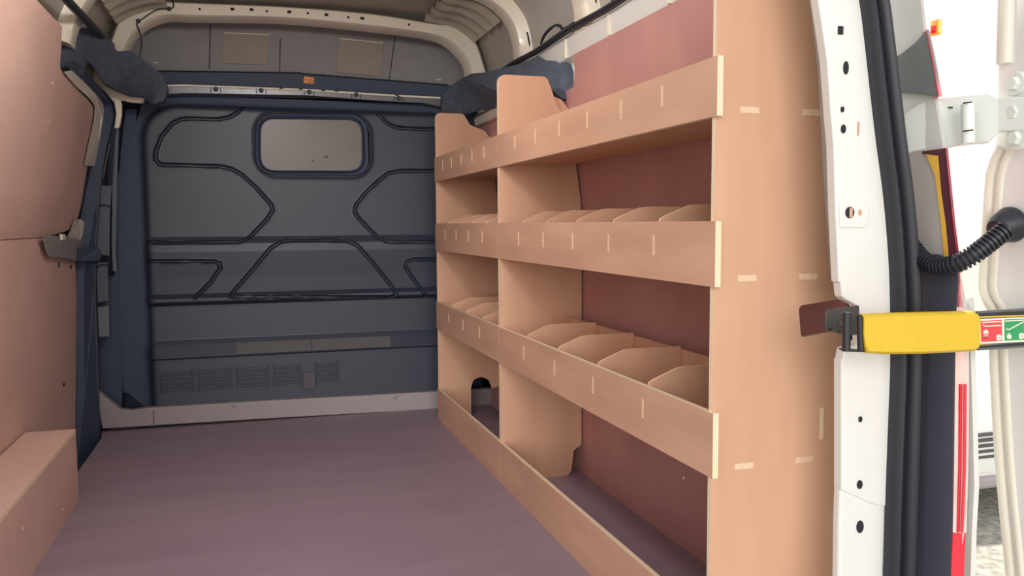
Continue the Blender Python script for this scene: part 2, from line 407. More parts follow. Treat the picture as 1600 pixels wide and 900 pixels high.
# galvanised beam
bt = [(250, 134.5), (262, 133), (290, 132.5), (480, 139.5), (600, 147.5), (688, 152)]
bb = [(690, 167), (660, 161), (600, 158), (480, 149.5), (290, 146), (262, 147.5)]
bm = NB(); prism(bm, [onY(u, v, 4.41) for u, v in bt + bb], (0, .03, 0), 0)
beam = tag(obj('steel_beam', bm, STEEL, bevel=.003), 'galvanised steel strip with bolts along the top of the bulkhead', 'steel beam')
bm = NB(); tube(bm, [onY(u, v + 1, 4.405) for u, v in bt], .005, 6); obj('folded_edge', bm, LABW, beam)
for u, v in [(337, 139), (408, 141), (483, 143.5), (556.5, 147.5), (623, 153)]:
    bm = NB(); c = onY(u, v, 4.408)
    disc(bm, c, (0, -1, 0), .0125, .012, 14, r2=.75); obj('bolt', bm, BULKD, beam)
    bm = NB()
    for s in (-1, 1): box(bm, c.x + s * .023 - .002, c.x + s * .023 + .002, 4.404, 4.41, c.z - .017, c.z + .014)
    obj('bolt_plate_edge', bm, BULKD, beam)
for u, v in [(439, 138), (526, 142.5), (470, 139.5), (505, 141.5), (620, 149)]:
    c = onY(u, v, 4.403); bm = NB(); box(bm, c.x - .009, c.x + .009, 4.398, 4.403, c.z - .003, c.z + .003); obj('slot', bm, CAVITY, beam)

# ================================================================== BULKHEAD
bk = thing('bulkhead', 'dark grey moulded steel bulkhead with window across the van front', 'bulkhead', (.3, YB, 0))
GR = [
 [(381, 164), (372, 175), (358, 183), (340, 186.5), (300, 185), (283, 186), (270, 192), (252, 213), (243, 238), (243, 250), (250, 257), (300, 258.5), (345, 260), (362, 264), (378, 273), (400, 293), (424, 320), (426, 329), (418, 342), (390, 371), (374, 378.5), (330, 379), (205, 379)],
 [(590, 177), (602, 190), (618, 199), (650, 201.5), (700, 202)],
 [(700, 267), (625, 267), (607, 271), (592, 282), (572, 301), (556, 321), (554, 331), (562, 343), (590, 371), (603, 377.5), (620, 378), (700, 378)],
 [(360, 462), (368, 452), (395, 421), (422, 388), (440, 377), (470, 375.5), (540, 376), (556, 382), (580, 408), (612, 448), (617, 460), (608, 463), (366, 463), (360, 462)],
 [(205, 408), (333, 408), (343, 411), (345, 418), (330, 440), (306, 464)],
 [(700, 405), (645, 405), (634, 409), (632, 417), (645, 436), (664, 462)],
]
GR = [[(onY(u, v, YB).x, onY(u, v, YB).z) for u, v in g] for g in GR]
segs = []
for g in GR:
    for a, b in zip(g, g[1:]): segs.append((a[0], a[1], b[0] - a[0], b[1] - a[1]))
import numpy as np
nx, nz_ = 520, 440
gx = np.linspace(-.66, 1.22, nx); gz = np.linspace(.09, 1.645, nz_)
GX, GZ = np.meshgrid(gx, gz)
D = np.full(GX.shape, 9.)
for x, z, dx, dz in segs:
    L = dx * dx + dz * dz
    if L < 1e-9: continue
    t = np.clip(((GX - x) * dx + (GZ - z) * dz) / L, 0, 1)
    D = np.minimum(D, np.hypot(GX - x - t * dx, GZ - z - t * dz))
base = np.interp(GZ, [.09, .30, .335, .345, .405, .43, .60, .622, .64, .66, .74, .87, .91, .945, 1.7],
                 [.03, .03, .03, .055, .018, 0, 0, .05, .05, .016, .02, .032, .027, 0, 0])
# rounded outline of the raised field
def sdr(X, Z, x0, x1, z0, z1, r):
    cx, cz = (x0 + x1) / 2, (z0 + z1) / 2; hx, hz = (x1 - x0) / 2 - r, (z1 - z0) / 2 - r
    qx, qz = np.abs(X - cx) - hx, np.abs(Z - cz) - hz
    return np.hypot(np.maximum(qx, 0), np.maximum(qz, 0)) + np.minimum(np.maximum(qx, qz), 0) - r
so = sdr(GX, GZ, -.485, 1.13, -.2, 1.592, .17)
edge = 1 / (1 + np.exp(-so / .006))
gate = (so < 0)
groove = np.exp(-(D / .0075) ** 4) * .022 * gate
rim = np.exp(-((D - .0125) / .003) ** 2) * .0009 * gate
inset_win = (onY(487, 226, YB).x, onY(487, 226, YB).z)
wx0, wz1 = onY(398, 176, YB).x, onY(398, 176, YB).z; wx1, wz0 = onY(579, 276, YB).x, onY(579, 276, YB).z
sw = sdr(GX, GZ, wx0, wx1, wz0, wz1, .1)
off = base * (1 - edge) - edge * .035 - groove + rim + .008 * np.exp(-(sw / .012) ** 2)
off = np.where(sw < -.004, off - .02, off)
# lower left stepped frame marks
bm = NB(); V = []
for j in range(nz_):
    V.append([bm.verts.new((gx[i], YB - off[j, i], gz[j])) for i in range(nx)])
for j in range(nz_ - 1):
    for i in range(nx - 1):
        cx, cz = (gx[i] + gx[i + 1]) / 2, (gz[j] + gz[j + 1]) / 2
        # chamfered bottom-left corner
        if cz < .17 and cx < -.60 + (.17 - cz) * 1.0: continue
        if cx < -.62 + max(0, (cz - 1.2)) * .35: continue
        f = bm.faces.new((V[j][i], V[j][i + 1], V[j + 1][i + 1], V[j + 1][i]))
        if so[j, i] > .004: f.material_index = 1
bmesh.ops.delete(bm, geom=[v for v in bm.verts if not v.link_faces], context='VERTS')
obj('pressed_panel', bm, [BULK, BULKD], bk, smooth=True)
# window
g0 = [(407, 185), (565, 187), (566, 267.5), (407, 267)]
g0 = [(onY(u, v, YB).x, onY(u, v, YB).z) for u, v in g0]
g1 = [(onY(u, v, YB).x, onY(u, v, YB).z) for u, v in [(399, 177.5), (573, 179), (577, 275), (399, 273)]]
R0 = rounded(g0, .075, 8); R1 = rounded(g1, .1, 8)
bm = NB(); prism(bm, XZ(R0, YB - .004), (0, .006, 0)); pane = obj('window_pane', bm, PANE, bk)
PDIRT = mat('pane_dirt', (.13, .12, .115), .8)
for u, v, r in [(492, 222, .004), (509, 245, .007), (512, 246, .005), (489, 251, .006), (484, 210, .003)]:
    c = onY(u, v, YB); bm = NB(); disc(bm, (c.x, YB - .0042, c.z), (0, -1, 0), r, .0006, 10); obj('dirt_spot', bm, PDIRT, pane)
bm = NB()
rows = []
for a, b in zip(R0, R1):
    c = lambda p, q, t: (p[0] + (q[0] - p[0]) * t, p[1] + (q[1] - p[1]) * t)
    rows.append([Vector((c(a, b, t)[0], YB - d, c(a, b, t)[1])) for t, d in ((-.08, .002), (-.06, .02), (.1, .024), (.5, .006), (.9, .010), (1.0, .018), (1.1, .004))])
rows.append(rows[0]); loft(bm, rows); bmesh.ops.remove_doubles(bm, verts=bm.verts[:], dist=1e-5)
obj('window_seal', bm, BULKD, bk, smooth=True)
REFLECT = mat('painted_reflection_grey', (.11, .11, .115), .35)  # lighter grey strips paint a light reflection onto the slanted lower ledge
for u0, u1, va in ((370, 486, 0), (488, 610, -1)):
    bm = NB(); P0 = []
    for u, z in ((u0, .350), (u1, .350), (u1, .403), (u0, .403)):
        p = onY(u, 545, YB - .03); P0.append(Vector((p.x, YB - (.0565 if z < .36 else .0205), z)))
    prism(bm, P0, (0, -.0015, .0008)); obj('painted_reflection', bm, REFLECT, bk, bevel=.0006)
# vents at the bottom
for u0, u1 in ((250, 300), (310, 360), (370, 418), (428, 469), (494, 527)):
    bm = NB(); p0 = onY(u0, 590, YB - .04); p1 = onY(u1, 588, YB - .04)
    for k in range(5):
        z = .27 - k * .021
        box(bm, p0.x, p1.x, YB - .045, YB - .029, z - .004, z + .004)
    box(bm, p0.x - .008, p0.x, YB - .04, YB - .028, .17, .285); box(bm, p1.x, p1.x + .008, YB - .04, YB - .028, .17, .285)
    obj('vent_grille', bm, BULK, bk, bevel=.0015)
bm = NB(); a = onY(473, 582, YB - .04); b = onY(493, 607, YB - .04); box(bm, a.x, b.x, YB - .044, YB - .028, b.z, a.z)
obj('vent_cover', bm, mat('vent_cover_plastic', (.085, .08, .10), .6), bk, bevel=.003)
for u, v in ((397, 485), (589, 481)):
    bm = NB(); c = onY(u, v, YB - .003); disc(bm, c, (0, -1, 0), .009, .006, 12); obj('push_rivet', bm, BULK, bk)
for u in (227, 239):
    bm = NB()
    a = onY(u, 540 if u < 230 else 543, YB - .03); b = onY(u + (5 if u < 230 else 1), 615 if u < 230 else 562, YB - .03); tube(bm, [a, b], .003, 6); obj('frame_fold', bm, BULK, bk)

# white sill at the foot of the bulkhead
bm = NB()
sp = [(160, 670), (148, 608), (188, 640), (205, 641.5), (232, 637.5), (420, 626), (553, 619), (686, 611.5), (790, 606), (790, 634), (686, 639), (420, 654)]
prism(bm, [onY(u, v, 4.39) for u, v in sp], (0, .05, 0))
sill = tag(obj('bulkhead_sill', bm, SILL, bevel=.004), 'pale painted steel sill along the foot of the bulkhead', 'sill')
bm = NB(); a = onY(239.5, 641, 4.388); b = onY(240, 663, 4.388); tube(bm, [a, b], .002, 6); obj('sill_joint', bm, SHADOWGAP, sill)
for u, v in ((366, 633), (617, 620)):
    bm = NB(); disc(bm, onY(u, v, 4.389), (0, -1, 0), .014, .006, 12, r2=.5); obj('rivet', bm, SILL, sill)

# ================================================================== LEFT SIDE
def lw_panel(name, px, label, off=.012, m=LEFTPLY):
    bm = NB(); P = [onLW(u, v, off) for u, v in px]
    prism(bm, P, (-.010, 0, 0), 0, 1); bmesh.ops.triangulate(bm, faces=[f for f in bm.faces if len(f.verts) > 4])
    return tag(obj(name, bm, [m, EDGE_X]), label, 'plywood lining')
def lw_sheet(bm, Y0, tabend, z0, z1, n=14, off=.012, th=.010):
    """sheet that follows the leaning wall; tabend gives the far edge Y at each z"""
    rows = []
    for k in range(n + 1):
        z = z0 + (z1 - z0) * k / n
        x = lerp(LW, z) + off; y1 = lerp(tabend, z)
        rows.append([Vector((x, Y0, z)), Vector((x, y1, z)), Vector((x - th, y1, z)), Vector((x - th, Y0, z))])
    R = loft(bm, rows, closed=True); bm.faces.new(R[0]); bm.faces.new(R[-1][::-1])
bm = NB(); lw_sheet(bm, 1.38, [(0.0, 4.34), (.9, 4.34), (.952, 4.34)], .0, .955)
lo = tag(obj('lining_panel', bm, LEFTPLY), 'lower plywood lining sheet on the left side behind the low box', 'plywood lining')
bm = NB()
E1 = [(-.0, 0)]
pe = [(onLW(u, v, .012).z, onLW(u, v, .012).y) for u, v in [(66, 366), (105, 362), (122, 340), (130, 300), (140, 240), (147, 185), (146, 165), (120, 138), (97, 113)]]
pe = [(.958, pe[0][1])] + pe[1:] ; pe.sort()
pe += [(pe[-1][0] + .004, onLW(93, 110, .012).y), (1.76, onLW(94, 40, .012).y)]
zt = onLW(95, 40, .012).z
lw_sheet(bm, 1.38, pe, .958, zt, 60)
up = tag(obj('lining_panel', bm, LEFTPLY), 'upper plywood lining sheet on the left side with a cut rounded far corner', 'plywood lining')
for u, v in [(75, 191), (82, 130)]:
    bm = NB(); disc(bm, onLW(u, v, .012), (1, 0, 0), .004, .002, 10); obj('screw_head', bm, LABW, up)
for u, v, h in [(91, 414, 8), (110, 417, 6), (126, 421, 6), (99, 601, 5)]:
    bm = NB(); a = onLW(u, v - h / 2, .0125); b = onLW(u, v + h / 2, .0125); tube(bm, [a, b], .006, 6); obj('slot_hole', bm, CAVITY, lo)
# low box
BX, BZ, BYE = -.622, .265, 3.32
bx = thing('wheel_arch_box', 'low plywood boxing along the left side of the van floor', 'plywood box', (-.72, 2.4, 0))
bm = NB(); box(bm, -.785, BX, 1.38, BYE, BZ - .012, BZ, 0, {'x1': 1, 'y0': 1, 'y1': 1}); obj('top_board', bm, [LEFTPLY, EDGE_Z], bx)
bm = NB(); box(bm, BX - .014, BX - .001, 1.38, BYE, 0, BZ - .0125, 0, {'y0': 1, 'y1': 1}); obj('side_board', bm, [LEFTPLY, EDGE_X], bx)
bm = NB(); box(bm, -.785, BX - .015, BYE - .013, BYE - .001, 0, BZ - .0125); obj('end_board', bm, LEFTPLY, bx)
for u, v in ((35, 826), (98, 796)):
    bm = NB(); disc(bm, onX(u, v, BX), (1, 0, 0), .004, .002, 10); obj('screw_head', bm, LABW, bx)

# side door aperture: pillar, seal, runners
def strip(name, pxs, Y, th, m, label=None, cat=None, parent=None, bevel=.004, lw=None):
    bm = NB(); P = []
    for u, v in pxs:
        a = onY(u, v, Y)
        if lw is not None and u < 200:
            b_ = onLW(u, v, lw)
            if 0 < b_.y < a.y: a = b_
        P.append(a)
    prism(bm, P, (0, th, 0)); o = obj(name, bm, m, parent, bevel=bevel)
    if label: tag(o, label, cat)
    return o
strip('side_door_seal', [(118, 700), (120, 745), (156, 688), (153, 560), (149, 450), (150, 380), (157, 290), (165, 235), (173, 200), (179, 178), (176, 162), (160, 144), (128, 104), (118, 96), (100, 98), (112, 112), (140, 138), (156, 158), (160, 170), (157, 195), (146, 240), (132, 300), (125, 345), (120, 420)], 4.37, .03, BULKD,
      'dark vertical rubber seal of the side door beside the left linings', 'door seal', lw=.012)
bm = NB(); tube(bm, smooth_path([onY(u, v, 4.365) for u, v in [(155, 640), (151, 560), (148, 450), (147.5, 408)]], 4), .0035, 6)
dt = thing('chrome_beading', 'thin bright bead edging the dark side door seal', 'edge bead', onY(155, 640, 4.365)); obj('lower_bead', bm, STEEL, dt)
bm = NB(); tube(bm, smooth_path([onY(u, v, 4.365) for u, v in [(148.5, 388), (150, 360), (153, 335)]], 4), .0035, 6); obj('middle_bead', bm, STEEL, dt)
bm = NB(); tube(bm, smooth_path([onY(u, v, 4.365) for u, v in [(161, 278), (166, 250), (172, 224)]], 4), .0035, 6); obj('upper_bead', bm, STEEL, dt)
# cream door tube following the lining edge
strip('door_edge_tube', [(99, 112), (112, 110), (128, 125), (145, 142), (157, 152), (161, 165), (160, 185), (154, 220), (146, 259), (131, 258), (138, 225), (147, 185), (148, 165), (138, 152), (118, 134)], 4.34, .03, CREAM,
      'cream curved door frame section above the gap in the left lining', 'door frame section', bevel=.005, lw=.02)
strip('door_edge_tube', [(116, 342), (124, 342.5), (131, 347), (129, 365), (124, 380), (120, 388), (104, 372), (110, 360)], 4.34, .03, CREAM,
      'short cream door frame section just above the grey latch bracket', 'door frame section', bevel=.005, lw=.022)
lb = strip('latch_bracket', [(65, 366), (90, 369), (120, 373), (128, 380), (121, 408), (97, 403), (76, 401), (71, 392)], 4.36, .03, mat('bracket_grey', (.33, .32, .31), .55, var=.1), 
      'grey metal latch bracket on the left lining at mid height', 'bracket', bevel=.003, lw=.03)
bm = NB(); a = onLW(98, 370, .032); box(bm, a.x - .006, a.x + .006, a.y - .04, a.y + .03, a.z - .014, a.z + .012); obj('latch_stop', bm, LABW, lb, bevel=.004)
strip('door_catch', [(120, 388), (152, 386), (157, 395), (156, 408), (122, 408)], 4.345, .02, BULKD, 'dark rubber block beside the grey latch bracket', 'door stop', lw=.035)
# inner pillar pieces next to the bulkhead
pil = strip('side_pillar', [(150, 420), (165, 430), (178, 430), (180, 395), (181, 320), (186, 260), (192, 200), (196, 170), (214, 170), (190, 640), (150, 612), (150, 500)], 4.49, .03, BULKD,
      'dark pillar between the side door seal and the bulkhead', 'pillar')
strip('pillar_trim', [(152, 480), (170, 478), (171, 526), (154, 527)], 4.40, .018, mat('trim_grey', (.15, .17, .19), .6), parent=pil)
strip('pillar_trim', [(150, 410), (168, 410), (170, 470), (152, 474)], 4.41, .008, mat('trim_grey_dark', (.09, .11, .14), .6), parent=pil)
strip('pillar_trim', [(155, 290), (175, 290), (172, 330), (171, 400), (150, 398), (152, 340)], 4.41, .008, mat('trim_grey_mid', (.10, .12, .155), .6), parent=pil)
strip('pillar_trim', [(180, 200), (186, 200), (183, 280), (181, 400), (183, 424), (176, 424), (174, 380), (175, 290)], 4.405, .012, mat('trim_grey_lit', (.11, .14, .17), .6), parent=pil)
for v in (330, 423): 
    bm = NB(); c = onY(163, v, 4.405)
    tube(bm, [(c.x + .034 * math.cos(a), 4.404, c.z + .03 * math.sin(a)) for a in [math.pi * (-.1 + k / 10) for k in range(11)]], .003, 6)
    obj('pillar_ring', bm, CAVITY, pil)
strip('corner_tube', [(126, 100), (131, 94), (146, 103), (152, 112), (163, 131), (180, 140), (200, 148), (222, 149), (226, 152), (224, 161), (205, 160), (188, 156), (190, 162), (190, 180), (186, 200), (178, 201), (181, 178), (178, 160), (165, 145), (148, 130)], 4.3, .035, CREAM,
      'cream forked steel tube under the left dark foam wrap', 'steel tube', bevel=.008)
# dark step well outside the floor edge
bm = NB(); box(bm, -.86, -.70, 3.33, 4.44, -.14, -.10)
tag(obj('step_well', bm, BULKD), 'dark side door step below the left floor edge', 'step')

# ================================================================== RIGHT LININGS
bm = NB()
rows = []
for z in [0, .3, .6, .9, 1.03, 1.1, 1.2, 1.27, 1.35, 1.42]:
    x = lerp(RW, z) + .004; rows.append([Vector((x, 1.52, z)), Vector((x, 4.36, z)), Vector((x + .008, 4.36, z)), Vector((x + .008, 1.52, z))])
R = loft(bm, rows, closed=True); bm.faces.new(R[0]); bm.faces.new(R[-1][::-1])
box(bm, 1.19, 1.198, 3.0, 4.36, 1.4, 1.515)
bl = tag(obj('lining_panel', bm, REDPLY), 'long lower reddish plywood lining behind the shelves on the right', 'plywood lining')
bm = NB(); disc(bm, onX(1069, 747, 1.246), (-1, 0, 0), .005, .003, 10); obj('screw_head', bm, LABW, bl)
bm = NB(); rows = []
yl = [(1.42, 2.985), (1.50, 2.99), (1.56, 2.955), (1.70, 2.955)]
for z in [1.4205, 1.46, 1.5, 1.54, 1.58, 1.61, 1.645]:
    x = lerp(RW, z) + .002; y = lerp(yl, z); rows.append([Vector((x, 1.52, z)), Vector((x, y, z)), Vector((x + .008, y, z)), Vector((x + .008, 1.52, z))])
R = loft(bm, rows, closed=True); bm.faces.new(R[0]); bm.faces.new(R[-1][::-1])
tag(obj('lining_panel', bm, REDPLY), 'upper reddish plywood lining on the right above the top shelf front', 'plywood lining')

# ================================================================== SHELVING
XS = .905
def end_panel(unit, y, t, kind):
    top = 1.556
    if kind == 'near':
        pts = [(XS, 0), (XS, top), (1.09, top), (1.12, 1.49), (1.165, 1.42), (1.195, 1.2), (1.235, 1.0), (1.24, .835), (1.112, .822), (1.120, .752), (1.24, .765), (1.24, 0)]
        rs = [0, .03, .02, .03, .03, .0, 0, 0, .012, .012, 0, 0]
    elif kind == 'mid':
        pts = [(XS, 0), (XS, top), (1.095, top), (1.118, 1.50), (1.135, 1.45), (1.166, 1.42), (1.19, 1.40), (1.2, 1.33), (1.232, 1.1), (1.238, 1.0), (1.238, .12), (1.205, .10), (1.195, .02), (1.18, .001), (1.0, 0)]
        rs = [0, .03, .025, .0, .03, .02, 0, 0, 0, 0, .01, .01, .01, 0, 0]
    else:
        pts = [(XS, 0), (XS, top), (1.05, top), (1.085, 1.50), (1.16, 1.475), (1.19, 1.44), (1.2, 1.33), (1.232, 1.1), (1.238, .15), (1.19, .14), (1.175, .185), (1.135, .205), (1.09, .195), (1.076, .15), (1.076, 0)]
        rs = [0, .03, .02, .03, .03, .0, 0, 0, 0, .01, .03, .03, .03, .0, 0]
    P = XZ(rounded(pts, rs, 5), y); bm = NB(); prism(bm, P, (0, t, 0), 0, 1)
    return obj('end_panel', bm, [PLY, EDGE_Y], unit)
def unit(y0, y1, bays, label, kinds, x_lip):
    U = thing('shelving_unit', label, 'shelving', (1.05, (y0 + y1) / 2, 0), 'plywood shelving units along the right side')
    T = .012
    end_panel(U, y0, T, kinds[0]); end_panel(U, y1 - T, T, kinds[1])
    za = y0 - (.014 if kinds[0] == 'near' else 0); zb = y1
    lips = [(0, .158, None), (.470, .607, bays[2]), (.868, 1.003, bays[1]), (1.213, 1.332, bays[0])]
    for z0, z1, nb in lips:
        # front lip board
        bm = NB(); box(bm, x_lip, x_lip + .014, za, zb - .0005, z0 + .0005, z1, 0, {'y0': 1, 'y1': 1, 'z1': 1, 'z0': 1})
        obj('front_lip', bm, [PLYH, EDGE_X], U)
        if nb is None: continue
        zs = z0 + .010; depth = 1.172 if z1 < 1.2 else 1.165
        # shelf base with tenons through the end panels
        bm = NB(); box(bm, x_lip + .015, depth, y0 + T + .001, y1 - T - .001, zs, zs + .012)
        for xa in (.962, 1.112):
            if kinds[0] == 'near': 
                box(bm, xa, xa + .045, y0 - .0012, y0 + T + .001, zs - .0005, zs + .0125, 1)
        obj('shelf_base', bm, [PLY, TEN], U)
        # back upstand
        bm = NB(); box(bm, depth, depth + .010, y0 + T + .001, y1 - T - .001, zs, z1 + .03, 0, {'z1': 1})
        if kinds[0] == 'near' and z1 != 1.003: box(bm, depth - .0, depth + .010, y0 - .001, y0 + T, z1 - .08, z1 - .01, 1)
        obj('back_upstand', bm, [PLY, EDGE_X], U)
        # bin dividers
        for k in range(1, nb):
            yy = y0 + (y1 - y0) * k / nb + .003
            pts = [(x_lip + .015, zs + .0125), (x_lip + .015, z1 + (.006 if z1 < 1.2 else -.004)), (x_lip + .03, z1 + (.014 if z1 < 1.2 else 0)), (.992, z1 + (.038 if z1 < 1.2 else .010)), (1.01, z1 + (.04 if z1 < 1.2 else .010)), (depth - .001, z1 + (.04 if z1 < 1.2 else .010)), (depth - .001, zs + .0125)]
            bm = NB(); prism(bm, XZ(pts, yy), (0, -.006, 0), 0, 1)
            zm = (z0 + z1) / 2 + .012
            box(bm, x_lip - .0015, x_lip + .0155, yy - .007, yy + .001, zm - .0235, zm + .0235, 2)
            obj('bin_divider', bm, [PLY, EDGE_Y, TEN], U)
    return U
unit(1.50, 3.036, (7, 6, 5), 'nearer and longer plywood shelving unit, its broad end panel facing the open doorway', ('near', 'mid'), .900)
unit(3.0375, 4.15, (6, 5, 4), 'farther and shorter plywood shelving unit standing beside the bulkhead', ('far', 'far'), .900)

# ================================================================== REAR PILLAR, SEAL
YP = 1.35
pl = [(1180, -420), (1235, -250), (1262, -110), (1279, 0), (1288, 60), (1293, 95), (1299, 180), (1303, 225), (1306, 330), (1311, 440), (1314, 443), (1316, 463), (1322, 469), (1338, 477), (1343, 486), (1344, 500), (1344, 532), (1340, 537), (1320, 545), (1317, 560), (1315, 562), (1315, 766)]
pr_up = [(1316, 767), (1345, 780), (1372, 791), (1386, 791)]
sealL = [(1290, -260), (1322, -110), (1342, 0), (1350, 60), (1360, 150), (1369, 225), (1379, 300), (1386, 375), (1390, 450), (1391, 560), (1388, 650), (1384, 760), (1380, 900), (1374, 1050), (1362, 1230)]
sealR = [(1322, -285), (1358, -125), (1380, 0), (1388, 60), (1399, 150), (1408, 225), (1418, 300), (1425, 375), (1430, 450), (1433, 560), (1431, 650), (1428, 760), (1423, 900), (1414, 1050), (1400, 1230)]
right_edge = [p for p in sealL if p[1] < 780]
outline = pl + pr_up + [(1392, 760), (1396, 650), (1399, 560), (1398, 450), (1394, 375), (1387, 300), (1377, 225), (1368, 150), (1358, 60), (1350, 0), (1330, -110), (1298, -260), (1250, -420)]
wr = thing('wall_rear', None, None, (1.15, YP, 0)); tag(wr, kind='structure')
bm = NB(); prism(bm, [onY(u, v, YP) for u, v in outline], (0, .025, 0))
pu = obj('upper_pillar_skin', bm, WHITE, wr, bevel=.006, seg=3)
bm = NB(); prism(bm, [onY(u, v, YP + .004) for u, v in [(1313, 764), (1311, 820), (1310, 900), (1306, 1050), (1298, 1240), (1376, 1240), (1388, 1050), (1392, 900), (1396, 780), (1396, 755), (1330, 755)]], (0, .022, 0))
obj('lower_pillar_skin', bm, WHITE, wr, bevel=.006, seg=3)
# deep side of the pillar reaching back to the wall
bm = NB(); P = [onY(u, v, YP + .03) for u, v in [(1192, -420), (1248, -250), (1290, 0), (1300, 95), (1312, 330), (1320, 440)]]
loft(bm, [[p, Vector((p.x + .06, 1.50, p.z))] for p in P]); bmesh.ops.solidify(bm, geom=bm.faces[:], thickness=.003)
obj('pillar_return', bm, WHITE, wr)
# embossed pad, holes
for u, v, a, b, q in [(1313, 47.5, .0055, .0075, 1), (1321.5, 106, .006, .0125, 0), (1316, 171, .004, .0055, 0), (1317.5, 201.5, .0055, .0085, 0), (1327.5, 332, .010, .011, 0), (1344, 655, .0045, .006, 0), (1343, 757, .0065, .009, 0), (1343.5, 823, .0085, .013, 0)]:
    c = onY(u, v, YP - (.0035 if 320 < v < 340 else .0005 if v < 770 else -.0035)); bm = NB()
    if q: box(bm, c.x - a, c.x + a, c.y - .002, c.y + .002, c.z - b, c.z + b)
    else: disc(bm, c, (0, -1, 0), a, .0015, 18, rv=b)
    obj('punched_hole', bm, CAVITY, wr)
bm = NB(); c = onY(1340.5, 201, YP); box(bm, c.x - .002, c.x + .002, c.y - .002, c.y + .002, c.z - .013, c.z + .013)
obj('ply_seen_through_hole', bm, PLY, wr); bm = NB(); c = onY(1329, 332, YP - .003); box(bm, c.x - .004, c.x + .003, c.y - .0025, c.y + .002, c.z - .009, c.z + .009)
obj('ply_seen_through_hole', bm, PLY, wr); bm = NB(); c = onY(1343.5, 332, YP - .003); disc(bm, c, (0, -1, 0), .004, .0015, 14, rv=.006)
obj('ply_seen_through_hole', bm, PLY, wr)
bm = NB(); q = [(1310, 313), (1350, 313), (1357, 322), (1357, 345), (1350, 356), (1311, 356)]
q = rounded([(onY(u, v, YP).x, onY(u, v, YP).z) for u, v in q], .006, 4); prism(bm, XZ(q, YP - .003), (0, .004, 0)); obj('embossed_pad', bm, WHITE, pu, bevel=.0025)
# rubber seal
def resample(pts, n): 
    P = smooth_path([Vector((a, b, 0)) for a, b in pts], 8); out = []
    for k in range(n):
        v = pts[0][1] + (pts[-1][1] - pts[0][1]) * k / (n - 1)
        for a, b in zip(P, P[1:]):
            if a.y <= v <= b.y or (k == n - 1 and b is P[-1]):
                t = (v - a.y) / max(1e-6, b.y - a.y); out.append((a.x + (b.x - a.x) * t, v)); break
    return out
LL = [Vector((0, 0, 0))]
bm = NB(); rows = []
SL = smooth_path([onY(u, v, YP) for u, v in sealL], 6); SR = smooth_path([onY(u, v, YP) for u, v in sealR], 6)
prof = [(0, 0), (.0, -.014), (.06, -.024), (.18, -.030), (.30, -.026), (.40, -.016), (.46, -.008), (.52, -.008), (.58, -.018), (.70, -.025), (.84, -.026), (.95, -.020), (1.0, -.010), (1.0, -.001), (0, -.001)]
for a, b in zip(SL, SR): rows.append([a.lerp(b, t) + Vector((0, d, 0)) for t, d in prof])
loft(bm, rows, closed=True)
tag(obj('door_seal', bm, RUBBER, smooth=True), 'black ribbed rubber door seal running down the rear doorway edge', 'door seal')

# ================================================================== TAIL LIGHT
XL = 1.30
tl = thing('tail_light', 'tall vertical tail light cluster with red and amber lens outside the rear doorway', 'tail light', onX(1500, 890, XL))
def platex(name, px, th, m, x=XL, bev=.002, par=None):
    bm = NB(); prism(bm, [onX(u, v, x) for u, v in px], (th, 0, 0)); return obj(name, bm, m, par or tl, bevel=bev)
platex('upper_housing', [(1384, 98), (1410, 82), (1430, 66), (1448, 45), (1452, 62), (1462, 112), (1466, 151), (1440, 147), (1390, 144)], .006, GREYH)
platex('recess_panel', [(1405, 238), (1445, 233), (1458, 250), (1464, 300), (1470, 350), (1474, 402), (1415, 402)], .004, GREYW, x=XL + .004)
platex('amber_reflector', [(1445, 240), (1466, 243), (1471, 300), (1478, 350), (1483, 404), (1474, 404), (1469, 350), (1463, 300), (1460, 275)], .004, AMBER, x=XL + .001)
platex('dark_channel', [(1440, 236), (1478, 231), (1484, 290), (1490, 350), (1497, 404), (1482, 404), (1477, 350), (1470, 300), (1465, 243), (1440, 240)], .005, MAROON, x=XL + .0)
platex('lower_housing', [(1418, 402), (1440, 397), (1465, 397), (1480, 404), (1496, 404), (1497, 440), (1495, 480), (1492, 560), (1490, 700), (1488, 830), (1484, 1000), (1400, 1000), (1418, 600)], .006, NAVY, x=XL - .002)
def ribbon(pxl, pxr, yl, yr_f, m, name, bev=.002):
    """lens strip: inner edge on plane X=XL, outer edge a little outwards"""
    bm = NB(); rows = []
    A = smooth_path([onX(u, v, XL - .002) for u, v in pxl], 4); B = smooth_path([onX(u, v, XL + .022) for u, v in pxr], 4)
    for a, b in zip(A, B):
        m1 = a.lerp(b, .33) + Vector((-.003, -.003, 0)); m2 = a.lerp(b, .66) + Vector((-.003, -.003, 0))
        rows.append([a, m1, m2, b, b + Vector((.004, .03, 0)), a + Vector((.01, .02, 0))])
    R = loft(bm, rows, closed=True); bm.faces.new(R[0]); bm.faces.new(R[-1][::-1])
    return obj(name, bm, m, tl, smooth=True)
ribbon([(1448, 47), (1456, 90), (1467, 151)], [(1452, 47), (1462, 90), (1473, 151)], 0, 0, RED, 'upper_lens_edge')
ribbon([(1478, 231), (1484, 290), (1490, 350), (1497, 410), (1498, 450), (1495, 480)], [(1482, 231), (1488, 290), (1494, 350), (1501, 410), (1502, 450), (1500, 480)], 0, 0, RED, 'red_lens_edge')
ribbon([(1495, 480), (1493, 560), (1492, 640), (1491, 730), (1489, 832)], [(1514, 480), (1514, 560), (1514, 640), (1513, 730), (1510, 832)], 0, 0, PINK, 'clear_lens')
ribbon([(1489, 833), (1486, 900), (1482, 1000)], [(1509, 833), (1506, 900), (1502, 1000)], 0, 0, RED, 'red_lens')
